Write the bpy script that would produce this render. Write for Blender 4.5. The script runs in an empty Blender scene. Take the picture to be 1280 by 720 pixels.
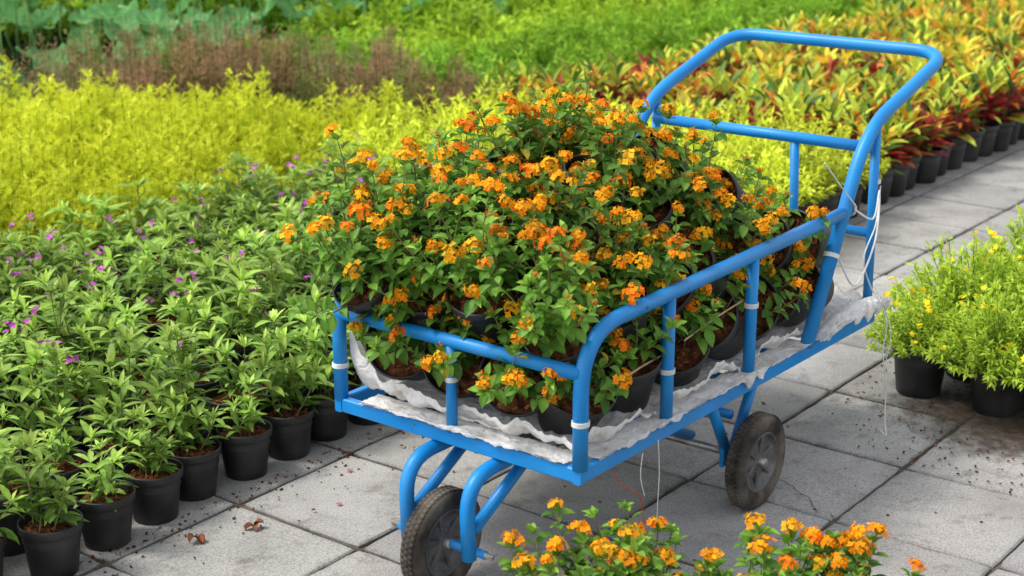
import bpy, math, random
import numpy as np
from mathutils import Vector, Matrix, noise
random.seed(11)
R=random.random
def U(a,b): return random.uniform(a,b)
V=Vector
SC=bpy.context.scene
C=SC.collection
SC.view_settings.view_transform='Standard'
SC.view_settings.look='None'
SC.view_settings.exposure=0
# ---------------------------------------------------------------- materials
def newmat(name):
    m=bpy.data.materials.new(name); m.use_nodes=True
    nt=m.node_tree; nt.nodes.clear()
    return m,nt,nt.nodes,nt.links
def nd(N,t,**k):
    n=N.new(t)
    for a,b in k.items(): setattr(n,a,b)
    return n
def ramp(N,stops):
    r=N.new('ShaderNodeValToRGB')
    e=r.color_ramp.elements
    while len(e)<len(stops): e.new(.5)
    for x,(p,c) in zip(e,stops):
        x.position=p; x.color=(c[0],c[1],c[2],1)
    return r
def leaf_mat(name,trans=.3,rough=.45,spec=.4,nscale=60):
    m,nt,N,L=newmat(name)
    at=nd(N,'ShaderNodeAttribute',attribute_name='Col')
    oi=N.new('ShaderNodeObjectInfo')
    mr=N.new('ShaderNodeMapRange'); mr.inputs[3].default_value=.76; mr.inputs[4].default_value=1.2
    L.new(oi.outputs['Random'],mr.inputs[0])
    tc=N.new('ShaderNodeTexCoord')
    no=N.new('ShaderNodeTexNoise'); no.inputs['Scale'].default_value=nscale; no.inputs['Detail'].default_value=3
    L.new(tc.outputs['Object'],no.inputs['Vector'])
    m2=N.new('ShaderNodeMapRange'); m2.inputs[1].default_value=.3; m2.inputs[2].default_value=.7; m2.inputs[3].default_value=.82; m2.inputs[4].default_value=1.15
    L.new(no.outputs['Fac'],m2.inputs[0])
    mu=nd(N,'ShaderNodeMath',operation='MULTIPLY'); L.new(mr.outputs[0],mu.inputs[0]); L.new(m2.outputs[0],mu.inputs[1])
    vm=nd(N,'ShaderNodeVectorMath',operation='SCALE'); L.new(at.outputs['Color'],vm.inputs[0]); L.new(mu.outputs[0],vm.inputs['Scale'])
    p=N.new('ShaderNodeBsdfPrincipled'); p.inputs['Roughness'].default_value=rough; p.inputs['Specular IOR Level'].default_value=spec
    L.new(vm.outputs[0],p.inputs['Base Color'])
    bu=N.new('ShaderNodeBump'); bu.inputs['Strength'].default_value=.25; bu.inputs['Distance'].default_value=.003
    n3=N.new('ShaderNodeTexNoise'); n3.inputs['Scale'].default_value=220; L.new(tc.outputs['Object'],n3.inputs['Vector'])
    L.new(n3.outputs['Fac'],bu.inputs['Height']); L.new(bu.outputs[0],p.inputs['Normal'])
    t=N.new('ShaderNodeBsdfTranslucent'); L.new(vm.outputs[0],t.inputs['Color'])
    mx=N.new('ShaderNodeMixShader'); mx.inputs[0].default_value=trans
    L.new(p.outputs[0],mx.inputs[1]); L.new(t.outputs[0],mx.inputs[2])
    o=N.new('ShaderNodeOutputMaterial'); L.new(mx.outputs[0],o.inputs[0])
    return m
def noise_mat(name,c1,c2,scale=20,rough=.6,bump=.3,bscale=80,bdist=.003,metal=0,attr=False,spec=.5,lo=.35,hi=.65,detail=6):
    m,nt,N,L=newmat(name)
    tc=N.new('ShaderNodeTexCoord')
    no=N.new('ShaderNodeTexNoise'); no.inputs['Scale'].default_value=scale; no.inputs['Detail'].default_value=detail
    L.new(tc.outputs['Object'],no.inputs['Vector'])
    r=ramp(N,[(lo,c1),(hi,c2)]); L.new(no.outputs['Fac'],r.inputs[0])
    p=N.new('ShaderNodeBsdfPrincipled'); p.inputs['Roughness'].default_value=rough; p.inputs['Metallic'].default_value=metal
    p.inputs['Specular IOR Level'].default_value=spec
    col=r.outputs[0]
    if attr:
        at=nd(N,'ShaderNodeAttribute',attribute_name='Col')
        mm=nd(N,'ShaderNodeVectorMath',operation='MULTIPLY'); L.new(col,mm.inputs[0]); L.new(at.outputs['Color'],mm.inputs[1]); col=mm.outputs[0]
    L.new(col,p.inputs['Base Color'])
    n2=N.new('ShaderNodeTexNoise'); n2.inputs['Scale'].default_value=bscale; n2.inputs['Detail'].default_value=4
    L.new(tc.outputs['Object'],n2.inputs['Vector'])
    b=N.new('ShaderNodeBump'); b.inputs['Strength'].default_value=bump; b.inputs['Distance'].default_value=bdist
    L.new(n2.outputs['Fac'],b.inputs['Height']); L.new(b.outputs[0],p.inputs['Normal'])
    o=N.new('ShaderNodeOutputMaterial'); L.new(p.outputs[0],o.inputs[0])
    return m
M={}
M['leaf']=leaf_mat('leaf',.32,.5,.28)
M['soft']=leaf_mat('soft_foliage',.40,.65,.2)
M['petal']=leaf_mat('petal',.25,.7,.15,200)
M['stem']=leaf_mat('stem',0,.7,.2)
M['pot']=noise_mat('black_plastic',(.008,.008,.009),(.045,.043,.041),7,.5,.15,140,.002,lo=.4,hi=.75)
M['soil']=noise_mat('husk_soil',(.04,.017,.009),(.22,.085,.037),55,.95,.6,160,.006,attr=True,spec=.1)
M['tyre']=noise_mat('tyre_rubber',(.028,.025,.022),(.15,.125,.10),14,.9,.5,120,.002,spec=.2)
M['rim']=noise_mat('rim_metal',(.06,.06,.063),(.16,.155,.15),22,.55,.2,100,.001,.3)
M['steel']=noise_mat('bolt_steel',(.25,.24,.23),(.5,.48,.45),40,.4,.2,100,.001,.8)
M['string']=noise_mat('white_string',(.6,.6,.58),(.8,.8,.78),30,.8,.3,300,.001)
M['redstring']=noise_mat('red_string',(.45,.04,.03),(.6,.08,.05),30,.8,.3,300,.001)
M['cord']=noise_mat('tan_cord',(.35,.24,.12),(.55,.42,.25),40,.85,.3,300,.001)
M['debris']=noise_mat('dry_leaf',(.10,.03,.012),(.25,.08,.03),60,.9,.4,150,.002)
def paint():
    m,nt,N,L=newmat('blue_paint')
    tc=N.new('ShaderNodeTexCoord')
    no=N.new('ShaderNodeTexNoise'); no.inputs['Scale'].default_value=7; no.inputs['Detail'].default_value=5; L.new(tc.outputs['Object'],no.inputs['Vector'])
    r=ramp(N,[(.3,(.004,.19,.52)),(.7,(.008,.26,.67))]); L.new(no.outputs['Fac'],r.inputs[0])
    n2=N.new('ShaderNodeTexNoise'); n2.inputs['Scale'].default_value=48; n2.inputs['Detail'].default_value=8; n2.inputs['Roughness'].default_value=.75; L.new(tc.outputs['Object'],n2.inputs['Vector'])
    r2=ramp(N,[(.635,(0,0,0)),(.67,(1,1,1))]); L.new(n2.outputs['Fac'],r2.inputs[0])
    mx=nd(N,'ShaderNodeMix',data_type='RGBA'); L.new(r2.outputs[0],mx.inputs[0]); L.new(r.outputs[0],mx.inputs[6]); mx.inputs[7].default_value=(.06,.045,.035,1)
    n4=N.new('ShaderNodeTexNoise'); n4.inputs['Scale'].default_value=5; n4.inputs['Detail'].default_value=9; n4.inputs['Roughness'].default_value=.7; L.new(tc.outputs['Object'],n4.inputs['Vector'])
    r4=ramp(N,[(.50,(0,0,0)),(.80,(.2,.2,.2))]); L.new(n4.outputs['Fac'],r4.inputs[0])
    mx2=nd(N,'ShaderNodeMix',data_type='RGBA'); L.new(r4.outputs[0],mx2.inputs[0]); L.new(mx.outputs[2],mx2.inputs[6]); mx2.inputs[7].default_value=(.15,.22,.28,1)
    p=N.new('ShaderNodeBsdfPrincipled'); L.new(mx2.outputs[2],p.inputs['Base Color']); p.inputs['Specular IOR Level'].default_value=.4
    mr=N.new('ShaderNodeMapRange'); mr.inputs[3].default_value=.28; mr.inputs[4].default_value=.55; L.new(n4.outputs['Fac'],mr.inputs[0]); L.new(mr.outputs[0],p.inputs['Roughness'])
    b=N.new('ShaderNodeBump'); b.inputs['Strength'].default_value=.12; b.inputs['Distance'].default_value=.002
    L.new(no.outputs['Fac'],b.inputs['Height']); L.new(b.outputs[0],p.inputs['Normal'])
    o=N.new('ShaderNodeOutputMaterial'); L.new(p.outputs[0],o.inputs[0]); return m
M['blue']=paint()
def sackmat():
    m,nt,N,L=newmat('woven_sack')
    tc=N.new('ShaderNodeTexCoord')
    no=N.new('ShaderNodeTexNoise'); no.inputs['Scale'].default_value=14; no.inputs['Detail'].default_value=10; no.inputs['Roughness'].default_value=.7; L.new(tc.outputs['Object'],no.inputs['Vector'])
    r=ramp(N,[(.28,(.28,.21,.15)),(.38,(.66,.62,.56)),(.50,(.84,.82,.80)),(.8,(.90,.89,.88))]); L.new(no.outputs['Fac'],r.inputs[0])
    w=nd(N,'ShaderNodeTexWave'); w.inputs['Scale'].default_value=90; L.new(tc.outputs['Object'],w.inputs['Vector'])
    w2=nd(N,'ShaderNodeTexWave',bands_direction='Y'); w2.inputs['Scale'].default_value=90; L.new(tc.outputs['Object'],w2.inputs['Vector'])
    ad=nd(N,'ShaderNodeMath',operation='ADD'); L.new(w.outputs['Fac'],ad.inputs[0]); L.new(w2.outputs['Fac'],ad.inputs[1])
    b=N.new('ShaderNodeBump'); b.inputs['Strength'].default_value=.2; b.inputs['Distance'].default_value=.001; L.new(ad.outputs[0],b.inputs['Height'])
    n5=N.new('ShaderNodeTexNoise'); n5.inputs['Scale'].default_value=38; n5.inputs['Detail'].default_value=3; n5.inputs['Distortion'].default_value=1.5; L.new(tc.outputs['Object'],n5.inputs['Vector'])
    b2=N.new('ShaderNodeBump'); b2.inputs['Strength'].default_value=.7; b2.inputs['Distance'].default_value=.010; L.new(n5.outputs['Fac'],b2.inputs['Height']); L.new(b.outputs[0],b2.inputs['Normal'])
    p=N.new('ShaderNodeBsdfPrincipled'); p.inputs['Roughness'].default_value=.65; L.new(r.outputs[0],p.inputs['Base Color']); L.new(b2.outputs[0],p.inputs['Normal'])
    t=N.new('ShaderNodeBsdfTranslucent'); L.new(r.outputs[0],t.inputs['Color'])
    mx=N.new('ShaderNodeMixShader'); mx.inputs[0].default_value=.2; L.new(p.outputs[0],mx.inputs[1]); L.new(t.outputs[0],mx.inputs[2])
    o=N.new('ShaderNodeOutputMaterial'); L.new(mx.outputs[0],o.inputs[0]); return m
M['sack']=sackmat()
def tilemat():
    m,nt,N,L=newmat('concrete_slab')
    tc=N.new('ShaderNodeTexCoord'); at=nd(N,'ShaderNodeAttribute',attribute_name='Col')
    a=N.new('ShaderNodeTexNoise'); a.inputs['Scale'].default_value=3.2; a.inputs['Detail'].default_value=7; a.inputs['Roughness'].default_value=.65; L.new(tc.outputs['Object'],a.inputs['Vector'])
    r=ramp(N,[(.3,(.245,.238,.232)),(.5,(.345,.336,.327)),(.72,(.425,.415,.402))]); L.new(a.outputs['Fac'],r.inputs[0])
    s=N.new('ShaderNodeTexNoise'); s.inputs['Scale'].default_value=210; s.inputs['Detail'].default_value=3; L.new(tc.outputs['Object'],s.inputs['Vector'])
    rs=ramp(N,[(.33,(.66,.65,.64)),(.5,(1,1,1)),(.68,(1.2,1.19,1.18))]); L.new(s.outputs['Fac'],rs.inputs[0])
    st=N.new('ShaderNodeTexNoise'); st.inputs['Scale'].default_value=11; st.inputs['Detail'].default_value=8; st.inputs['Roughness'].default_value=.7; L.new(tc.outputs['Object'],st.inputs['Vector'])
    rt=ramp(N,[(.34,(.66,.64,.61)),(.46,(1,1,1))]); L.new(st.outputs['Fac'],rt.inputs[0])
    m1=nd(N,'ShaderNodeVectorMath',operation='MULTIPLY'); L.new(r.outputs[0],m1.inputs[0]); L.new(rs.outputs[0],m1.inputs[1])
    m2=nd(N,'ShaderNodeVectorMath',operation='MULTIPLY'); L.new(m1.outputs[0],m2.inputs[0]); L.new(rt.outputs[0],m2.inputs[1])
    m3=nd(N,'ShaderNodeVectorMath',operation='MULTIPLY'); L.new(m2.outputs[0],m3.inputs[0]); L.new(at.outputs['Color'],m3.inputs[1])
    p=N.new('ShaderNodeBsdfPrincipled'); p.inputs['Roughness'].default_value=.88; p.inputs['Specular IOR Level'].default_value=.25; L.new(m3.outputs[0],p.inputs['Base Color'])
    b=N.new('ShaderNodeBump'); b.inputs['Strength'].default_value=.45; b.inputs['Distance'].default_value=.003; L.new(s.outputs['Fac'],b.inputs['Height']); L.new(b.outputs[0],p.inputs['Normal'])
    o=N.new('ShaderNodeOutputMaterial'); L.new(p.outputs[0],o.inputs[0]); return m
M['tile']=tilemat()
def dirtmat():
    m,nt,N,L=newmat('scattered_dirt')
    tc=N.new('ShaderNodeTexCoord'); at=nd(N,'ShaderNodeAttribute',attribute_name='Col')
    a=N.new('ShaderNodeTexNoise'); a.inputs['Scale'].default_value=30; a.inputs['Detail'].default_value=8; a.inputs['Roughness'].default_value=.75; L.new(tc.outputs['Object'],a.inputs['Vector'])
    r=ramp(N,[(.35,(.035,.026,.020)),(.65,(.12,.092,.07))]); L.new(a.outputs['Fac'],r.inputs[0])
    n2=N.new('ShaderNodeTexNoise'); n2.inputs['Scale'].default_value=20; n2.inputs['Detail'].default_value=10; n2.inputs['Roughness'].default_value=.85; L.new(tc.outputs['Object'],n2.inputs['Vector'])
    sx=N.new('ShaderNodeSeparateColor'); L.new(at.outputs['Color'],sx.inputs[0])
    ad=nd(N,'ShaderNodeMath',operation='ADD'); L.new(sx.outputs[0],ad.inputs[0]); L.new(n2.outputs['Fac'],ad.inputs[1])
    mr=N.new('ShaderNodeMapRange'); mr.inputs[1].default_value=.74; mr.inputs[2].default_value=1.0; mr.inputs[4].default_value=.9; L.new(ad.outputs[0],mr.inputs[0])
    p=N.new('ShaderNodeBsdfPrincipled'); p.inputs['Roughness'].default_value=.95; p.inputs['Specular IOR Level'].default_value=.1; L.new(r.outputs[0],p.inputs['Base Color']); L.new(mr.outputs[0],p.inputs['Alpha'])
    o=N.new('ShaderNodeOutputMaterial'); L.new(p.outputs[0],o.inputs[0]); return m
M['dirt']=dirtmat()
M['ground']=noise_mat('dark_earth',(.018,.015,.010),(.07,.052,.034),9,.95,.7,60,.01,spec=.1)
M['joint']=noise_mat('joint_dirt',(.035,.030,.022),(.15,.13,.10),16,.95,.7,90,.006,spec=.1)
M['crack']=noise_mat('crack_dark',(.03,.027,.022),(.06,.052,.045),16,.95,.7,90,.006,spec=.1)  # dark brown tone of the thin crack strips on the slabs
M['water']=noise_mat('pond_water',(.006,.01,.008),(.012,.02,.014),3,.08,.1,8,.01)
# ---------------------------------------------------------------- mesh helpers
class MB:
    def __init__(s): s.v=[];s.f=[];s.c=[]
    def add(s,vs,fs,col):
        o=len(s.v); s.v.extend(vs); s.f.extend([tuple(i+o for i in f) for f in fs])
        if isinstance(col,list): s.c.extend(col)
        else: s.c.extend([col]*len(vs))
    def mesh(s,name,mat,smooth=True):
        me=bpy.data.meshes.new(name); me.from_pydata([tuple(v) for v in s.v],[],s.f)
        at=me.color_attributes.new('Col','FLOAT_COLOR','POINT')
        a=np.ones((len(s.v),4),dtype=np.float32)
        if s.c: a[:,:3]=np.array([tuple(c)[:3] for c in s.c],dtype=np.float32)
        at.data.foreach_set('color',a.ravel())
        me.materials.append(mat)
        if smooth: me.polygons.foreach_set('use_smooth',[True]*len(me.polygons))
        me.update(); return me
    def build(s,name,mat,parent=None,smooth=True):
        return link(name,s.mesh(name,mat,smooth),parent)
def link(name,me,parent=None,loc=None):
    o=bpy.data.objects.new(name,me); C.objects.link(o)
    if parent: o.parent=parent
    if loc is not None: o.location=loc
    return o
def tag(o,label=None,cat=None,group=None,kind=None):
    if label:o['label']=label
    if cat:o['category']=cat
    if group:o['group']=group
    if kind:o['kind']=kind
    return o
def empty(name,loc,label,cat,group=None,rotz=0):
    o=bpy.data.objects.new(name,None); C.objects.link(o); o.location=loc; o.rotation_euler=(0,0,rotz); o.empty_display_size=.05
    return tag(o,label,cat,group)
W1=(1,1,1)
def tube(mb,pts,r,n=10,col=W1,cap=True,r2=None):
    pts=[V(p) for p in pts]; m=len(pts)
    t=(pts[1]-pts[0]).normalized(); a=t.orthogonal().normalized()
    vs=[];fs=[]
    for i,p in enumerate(pts):
        if i==0: tt=t
        elif i==m-1: tt=(pts[i]-pts[i-1]).normalized()
        else: tt=((pts[i]-pts[i-1]).normalized()+(pts[i+1]-pts[i]).normalized()).normalized()
        a=(a-tt*a.dot(tt)).normalized(); b=tt.cross(a)
        rr=r if r2 is None else r+(r2-r)*i/(m-1)
        for k in range(n):
            an=2*math.pi*k/n; vs.append(p+a*math.cos(an)*rr+b*math.sin(an)*rr)
    for i in range(m-1):
        for k in range(n):
            k2=(k+1)%n; fs.append((i*n+k,i*n+k2,(i+1)*n+k2,(i+1)*n+k))
    if cap: fs.append(tuple(range(n))[::-1]); fs.append(tuple((m-1)*n+k for k in range(n)))
    mb.add(vs,fs,col)
def rounded(pts,r,n=7):
    pts=[V(p) for p in pts]; out=[pts[0]]
    for i in range(1,len(pts)-1):
        p=pts[i]; a=pts[i-1]-p; b=pts[i+1]-p
        ri=min(r[i-1] if isinstance(r,list) else r,a.length*.49,b.length*.49)
        A=p+a.normalized()*ri; B=p+b.normalized()*ri
        for k in range(n+1):
            t=k/n; out.append(A*(1-t)**2+p*2*t*(1-t)+B*t*t)
    out.append(pts[-1]); return out
def bar(mb,a,b,w,h,up=(0,0,1),bev=.003,col=W1):
    a=V(a);b=V(b);d=(b-a).normalized();s=d.cross(V(up)).normalized();u=s.cross(d)
    prof=[]
    for sx,sy in ((-1,-1),(1,-1),(1,1),(-1,1)):
        x=sx*w/2;y=sy*h/2
        if sx*sy>0: prof+= [(x,y-sy*bev),(x-sx*bev,y)]
        else: prof+= [(x-sx*bev,y),(x,y-sy*bev)]
    vs=[p+s*x+u*y for p in (a,b) for x,y in prof]; n=8
    fs=[(k,(k+1)%n,n+(k+1)%n,n+k) for k in range(n)]+[tuple(range(n))[::-1],tuple(range(n,2*n))]
    mb.add(vs,fs,col)
def lathe(mb,prof,n=28,axis='z',cx=(0,0,0),col=W1):
    vs=[];fs=[];m=len(prof)
    for r,z in prof:
        for k in range(n):
            a=2*math.pi*k/n
            if axis=='z': vs.append(V((r*math.cos(a),r*math.sin(a),z))+V(cx))
            else: vs.append(V((r*math.cos(a),z,r*math.sin(a)))+V(cx))
    for i in range(m-1):
        for k in range(n):
            k2=(k+1)%n; fs.append((i*n+k,i*n+k2,(i+1)*n+k2,(i+1)*n+k))
    mb.add(vs,fs,col)
def mul(c,f): return (c[0]*f,c[1]*f,c[2]*f)
def mixc(a,b,t): return tuple(a[i]*(1-t)+b[i]*t for i in range(3))
UP=V((0,0,1))
def rv(s=1): return V((U(-s,s),U(-s,s),U(-s,s)))
def leaf(mb,base,d,up,L,W,droop=.5,fold=.25,col=(.1,.2,.05),n=4,grav=V((0,0,-1)),pk=.42,tipcol=None):
    d=V(d).normalized(); s=d.cross(up)
    if s.length<1e-3: s=d.orthogonal()
    s.normalize()
    p=V(base); vs=[];cs=[]
    for i in range(n+1):
        t=i/n
        tt=t/pk*.5 if t<pk else .5+(t-pk)/(1-pk)*.5
        w=W*.5*max(.04,max(0,math.sin(math.pi*tt))**.85)
        nn=s.cross(d).normalized()
        cc=col if tipcol is None else mixc(col,tipcol,t)
        vs+= [p-s*w+nn*w*fold*2,p,p+s*w+nn*w*fold*2]; cs+=[cc,mul(cc,1.25),mul(cc,.93)]
        p=p+d*(L/n); d=(d+grav*(droop/n)).normalized()
    fs=[]
    for i in range(n):
        o=i*3; fs+=[(o,o+1,o+4,o+3),(o+1,o+2,o+5,o+4)]
    mb.add(vs,fs,cs)
# ---------------------------------------------------------------- pot parts
def pot_mesh():
    mb=MB()
    lathe(mb,[(.0,.004),(.058,.004),(.060,.0),(.063,.003),(.066,.03),(.0665,.032),(.077,.122),(.0775,.124),(.083,.126),(.0845,.129),(.0855,.147),(.0845,.150),(.081,.150),(.080,.146),(.0765,.12),(.0765,.10)],36)
    return mb.mesh('pot',M['pot'])
def soil_mesh(seed):
    rnd=random.Random(seed); mb=MB(); n=20; vs=[V((0,0,.131))];cs=[(1,1,1)];fs=[]
    for j in range(1,6):
        for k in range(n):
            a=2*math.pi*k/n; r=.0768*j/5
            vs.append(V((r*math.cos(a),r*math.sin(a),.126+rnd.uniform(-.004,.006)-(.003 if j==5 else 0)))); cs.append(mul(W1,rnd.uniform(.6,1.4)))
    for k in range(n):
        fs.append((0,1+k,1+(k+1)%n))
        for j in range(4): fs.append((1+j*n+k,1+(j+1)*n+k,1+(j+1)*n+(k+1)%n,1+j*n+(k+1)%n))
    mb.add(vs,fs,cs)
    for i in range(80):
        a=rnd.uniform(0,6.28); r=.072*math.sqrt(rnd.random()); p=V((r*math.cos(a),r*math.sin(a),.131))
        d=V((rnd.uniform(-1,1),rnd.uniform(-1,1),rnd.uniform(-.3,.5))).normalized()
        bar(mb,p-d*.006,p+d*.006,rnd.uniform(.003,.007),rnd.uniform(.002,.004),bev=.0008,col=mul((1.3,1.1,1),rnd.uniform(.5,2.0)))
    return mb.mesh('soil',M['soil'],False)
POT=pot_mesh(); SOIL=[soil_mesh(i) for i in range(3)]
# ---------------------------------------------------------------- flower heads
def head_mesh(seed,kind):
    rnd=random.Random(seed); mb=MB(); r=.0165 if kind<3 else .008
    nf=22 if kind<3 else 12
    sx=rnd.uniform(.8,1.25)
    for i in range(nf):
        if rnd.random()<.15: continue
        ph=math.acos(1-(i+.5)/nf*1.0); a=i*2.39996+rnd.uniform(-.3,.3)
        nrm=V((math.sin(ph)*math.cos(a)*sx,math.sin(ph)*math.sin(a),math.cos(ph)*.8))
        c=nrm*r*rnd.uniform(.75,1.3)
        nrm=(nrm+V((rnd.uniform(-.5,.5),rnd.uniform(-.5,.5),rnd.uniform(-.3,.5)))).normalized()
        x=nrm.orthogonal().normalized(); y=nrm.cross(x)
        if kind==0: col=mixc((1.0,.48,.010),(1.0,.24,.004),min(1,ph*.8)*rnd.random()**.5)
        elif kind==1: col=mixc((1.0,.58,.02),(1.0,.38,.008),rnd.random())
        elif kind==2: col=mixc((.95,.17,.012),(1.0,.38,.010),rnd.random())
        else: col=mixc((.60,.07,.03),(.80,.25,.04),rnd.random())
        fr=(.0074 if kind<3 else .003)*rnd.uniform(.8,1.2); vs=[c];cs=[mul(col,.8)]
        for k in range(8):
            an=k*math.pi/4+rnd.uniform(0,.2); rr=fr if k%2==0 else fr*.62
            vs.append(c+x*math.cos(an)*rr+y*math.sin(an)*rr+nrm*(.0012 if k%2==0 else 0)); cs.append(col)
        mb.add(vs,[(0,1+k,1+(k+1)%8) for k in range(8)],cs)
    lathe(mb,[(.001,-.004),(r*.4,0),(r*.6,r*.4),(r*.4,r*.65),(.001,r*.75)],8,col=(.45,.24,.02))
    return mb.mesh('flower_head',M['petal'],False)
HEADS=[head_mesh(i,0) for i in range(5)]+[head_mesh(9,1),head_mesh(10,1),head_mesh(12,1),head_mesh(11,2)]
BUD=head_mesh(20,3)
# ---------------------------------------------------------------- lantana
def lantana(label,group,base,axis,nst=13,lmin=.13,lmax=.25,spread=1.0,nh=5,lean=0.10,cat='potted plant',hs=1.0):
    axis=V(axis).normalized(); q=UP.rotation_difference(axis)
    spin=Matrix.Rotation(U(0,6.28),4,'Z')
    Mw=Matrix.Translation(V(base))@q.to_matrix().to_4x4()@spin
    e=empty('potted_lantana',(0,0,0),label,cat,group); e.matrix_world=Mw
    link('pot',POT,e); link('soil',random.choice(SOIL),e)
    inv=Mw.to_3x3().inverted(); ul=(inv@UP).normalized()
    lf=MB();st=MB();tips=[]
    for k in range(nst):
        a=2*math.pi*k/nst+U(-.3,.3); sp=U(.15,1.15)*spread
        d=V((math.cos(a)*sp,math.sin(a)*sp,1)).normalized(); p=V((U(-.03,.03),U(-.03,.03),.125))
        Ls=U(lmin,lmax)*(1.25 if R()<.12 else 1); n=int(Ls/.024)+1; pts=[p.copy()]; rot=U(0,3)
        for i in range(n):
            d=(d+ul*lean+rv(.15)).normalized(); p=p+d*(Ls/n); pts.append(p.copy())
            if i<1: continue
            x=d.orthogonal().normalized(); y=d.cross(x); rot+=1.57+U(-.3,.3); t=i/n
            for sgn in (0,math.pi):
                if R()<.08: continue
                o=x*math.cos(rot+sgn)+y*math.sin(rot+sgn)
                ld=(o+d*U(.0,.5)+ul*U(-.15,.3)).normalized()
                Ll=U(.032,.052)*(1-.35*t)
                g=R(); col=mixc((.045,.135,.018),(.19,.37,.045),g*.75+t*.25)
                if R()<.02: col=(.50,.42,.04)
                leaf(lf,p+o*.004,ld,(ul+d*.5+rv(.35)).normalized(),Ll,Ll*U(.54,.7),U(.1,.9),U(.12,.4),col,4,-ul,.36)
            if R()<.35 and i>1:
                for q2 in range(2):
                    o=rv(1).normalized(); leaf(lf,p,(o+d*.6).normalized(),ul,U(.015,.026),.012,.3,.3,(.22,.42,.055),2,-ul,.36)
        for q2 in range(5):
            o=rv(1).normalized(); leaf(lf,p,(o+d*1.1).normalized(),(d+rv(.2)).normalized(),U(.018,.034),.015,.3,.3,mixc((.17,.35,.04),(.32,.50,.08),R()),3,-ul,.36)
        tube(st,pts,.0022,5,mixc((.18,.22,.05),(.22,.14,.07),R()),False,.0012)
        tips.append((p,d))
    lf.build('foliage',M['leaf'],e); random.shuffle(tips)
    for (p,d) in tips[:nh]:
        dd=(d+ul*.5+rv(.4)).normalized(); pl=U(.014,.030); c=p+dd*pl
        tube(st,[p,p+dd*pl*.5,c],.001,4,(.18,.28,.05),False)
        h=link('flower_head',random.choice(HEADS),e); h.location=c; h.rotation_mode='QUATERNION'; h.rotation_quaternion=UP.rotation_difference(dd); s=U(.70,1.22)*hs; h.scale=(s,s,s)
    for (p,d) in tips[nh:nh+3]:
        dd=(d+ul*.5+rv(.4)).normalized(); c=p+dd*.02
        tube(st,[p,p+dd*.01,c],.0009,4,(.18,.28,.05),False)
        h=link('flower_bud',BUD,e); h.location=c; h.rotation_mode='QUATERNION'; h.rotation_quaternion=UP.rotation_difference(dd)
    st.build('stems',M['stem'],e)
    return e
# ---------------------------------------------------------------- frames
UD=V((.608,.794,0)).normalized(); QD=V((-UD.y,UD.x,0)); OP=V((-.920,3.268,0))
def PW(p,q,z=0): return OP+UD*p+QD*q+V((0,0,z))
CU=V((.613,.79,0)).normalized(); CLd=V((-CU.y,CU.x,0)); OC=V((.139,3.02,0)); W=.67
def CWp(s,l,z): return OC+CU*s+CLd*l+V((0,0,z))
CDIR=lambda s,l,z:(CU*s+CLd*l+V((0,0,z))).normalized()
ROTC=math.atan2(CU.y,CU.x)
ORD=['first','second','third','fourth','fifth','sixth','seventh','eighth','ninth','tenth','eleventh','twelfth','thirteenth','fourteenth']
# ---------------------------------------------------------------- setting
g=MB(); g.add([V((-300,-300,-.03)),V((300,-300,-.03)),V((300,300,-.03)),V((-300,300,-.03))],[(0,1,2,3)],W1)
tag(g.build('ground',M['ground'],None,False),'dark bare earth under the nursery beds','ground',None,'structure')
g=MB(); g.add([PW(-6,.42,-.009),PW(-6,-5,-.009),PW(22,-5,-.009),PW(22,.42,-.009)],[(0,1,2,3)],W1)
tag(g.build('joint_bed',M['joint'],None,False),'dirt showing in the joints between the paving slabs','ground',None,'structure')
pv=MB(); T=.4; gap=.0035; rt=random.Random(5)
for i in range(-14,52):
    for j in range(-12,1):
        p0=.41+i*T; q0=j*T; hz=[rt.uniform(-.0025,.0015) for _ in range(4)]; tint=rt.uniform(.82,1.12); tc=(tint,tint*rt.uniform(.98,1.0),tint*rt.uniform(.94,.99))
        g1=gap+rt.uniform(-.0015,.003); dp=rt.uniform(-.002,.002); dq=rt.uniform(-.002,.002)
        cs=[(p0+g1,q0+g1),(p0+T-g1,q0+g1),(p0+T-g1,q0+T-g1),(p0+g1,q0+T-g1)]
        N_=10; vs=[];cc=[]
        out=[]
        for k in range(4):
            a=cs[k];b=cs[(k+1)%4]
            for m in range(N_):
                t=m/N_; ch=.004*(rt.random()**6)
                x=a[0]+(b[0]-a[0])*t+rt.uniform(-.0012,.0012)+dp; y=a[1]+(b[1]-a[1])*t+rt.uniform(-.0012,.0012)+dq
                if m==0: ch+=.004
                x+=(p0+T/2-x)*ch*4; y+=(q0+T/2-y)*ch*4
                out.append((x,y,hz[k]*(1-t)+hz[(k+1)%4]*t))
        n=len(out); cx=p0+T/2;cy=q0+T/2
        for (x,y,z) in out: vs.append(PW(x,y,-.02)); cc.append(mul(tc,.5))
        for (x,y,z) in out: vs.append(PW(x,y,z-.004)); cc.append(mul(tc,.66))
        for (x,y,z) in out:
            f=1-.005/(T/2); vs.append(PW(cx+(x-cx)*f,cy+(y-cy)*f,z)); cc.append(mul(tc,.90))
        for (x,y,z) in out:
            f=1-.02/(T/2); vs.append(PW(cx+(x-cx)*f,cy+(y-cy)*f,z)); cc.append(tc)
        vs.append(PW(cx,cy,sum(hz)/4)); cc.append(tc)
        fs=[]
        for r_ in range(3):
            for k in range(n):
                k2=(k+1)%n; fs.append((r_*n+k,r_*n+k2,(r_+1)*n+k2,(r_+1)*n+k))
        for k in range(n): fs.append((3*n+k,3*n+(k+1)%n,4*n))
        pv.add(vs,fs,cc)
tag(pv.build('pavement',M['tile'],None,False),'path of square grey concrete slabs','pavement',None,'structure')
dp=MB(); n=60; rings=6; vs=[];fs=[];cc=[]
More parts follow.
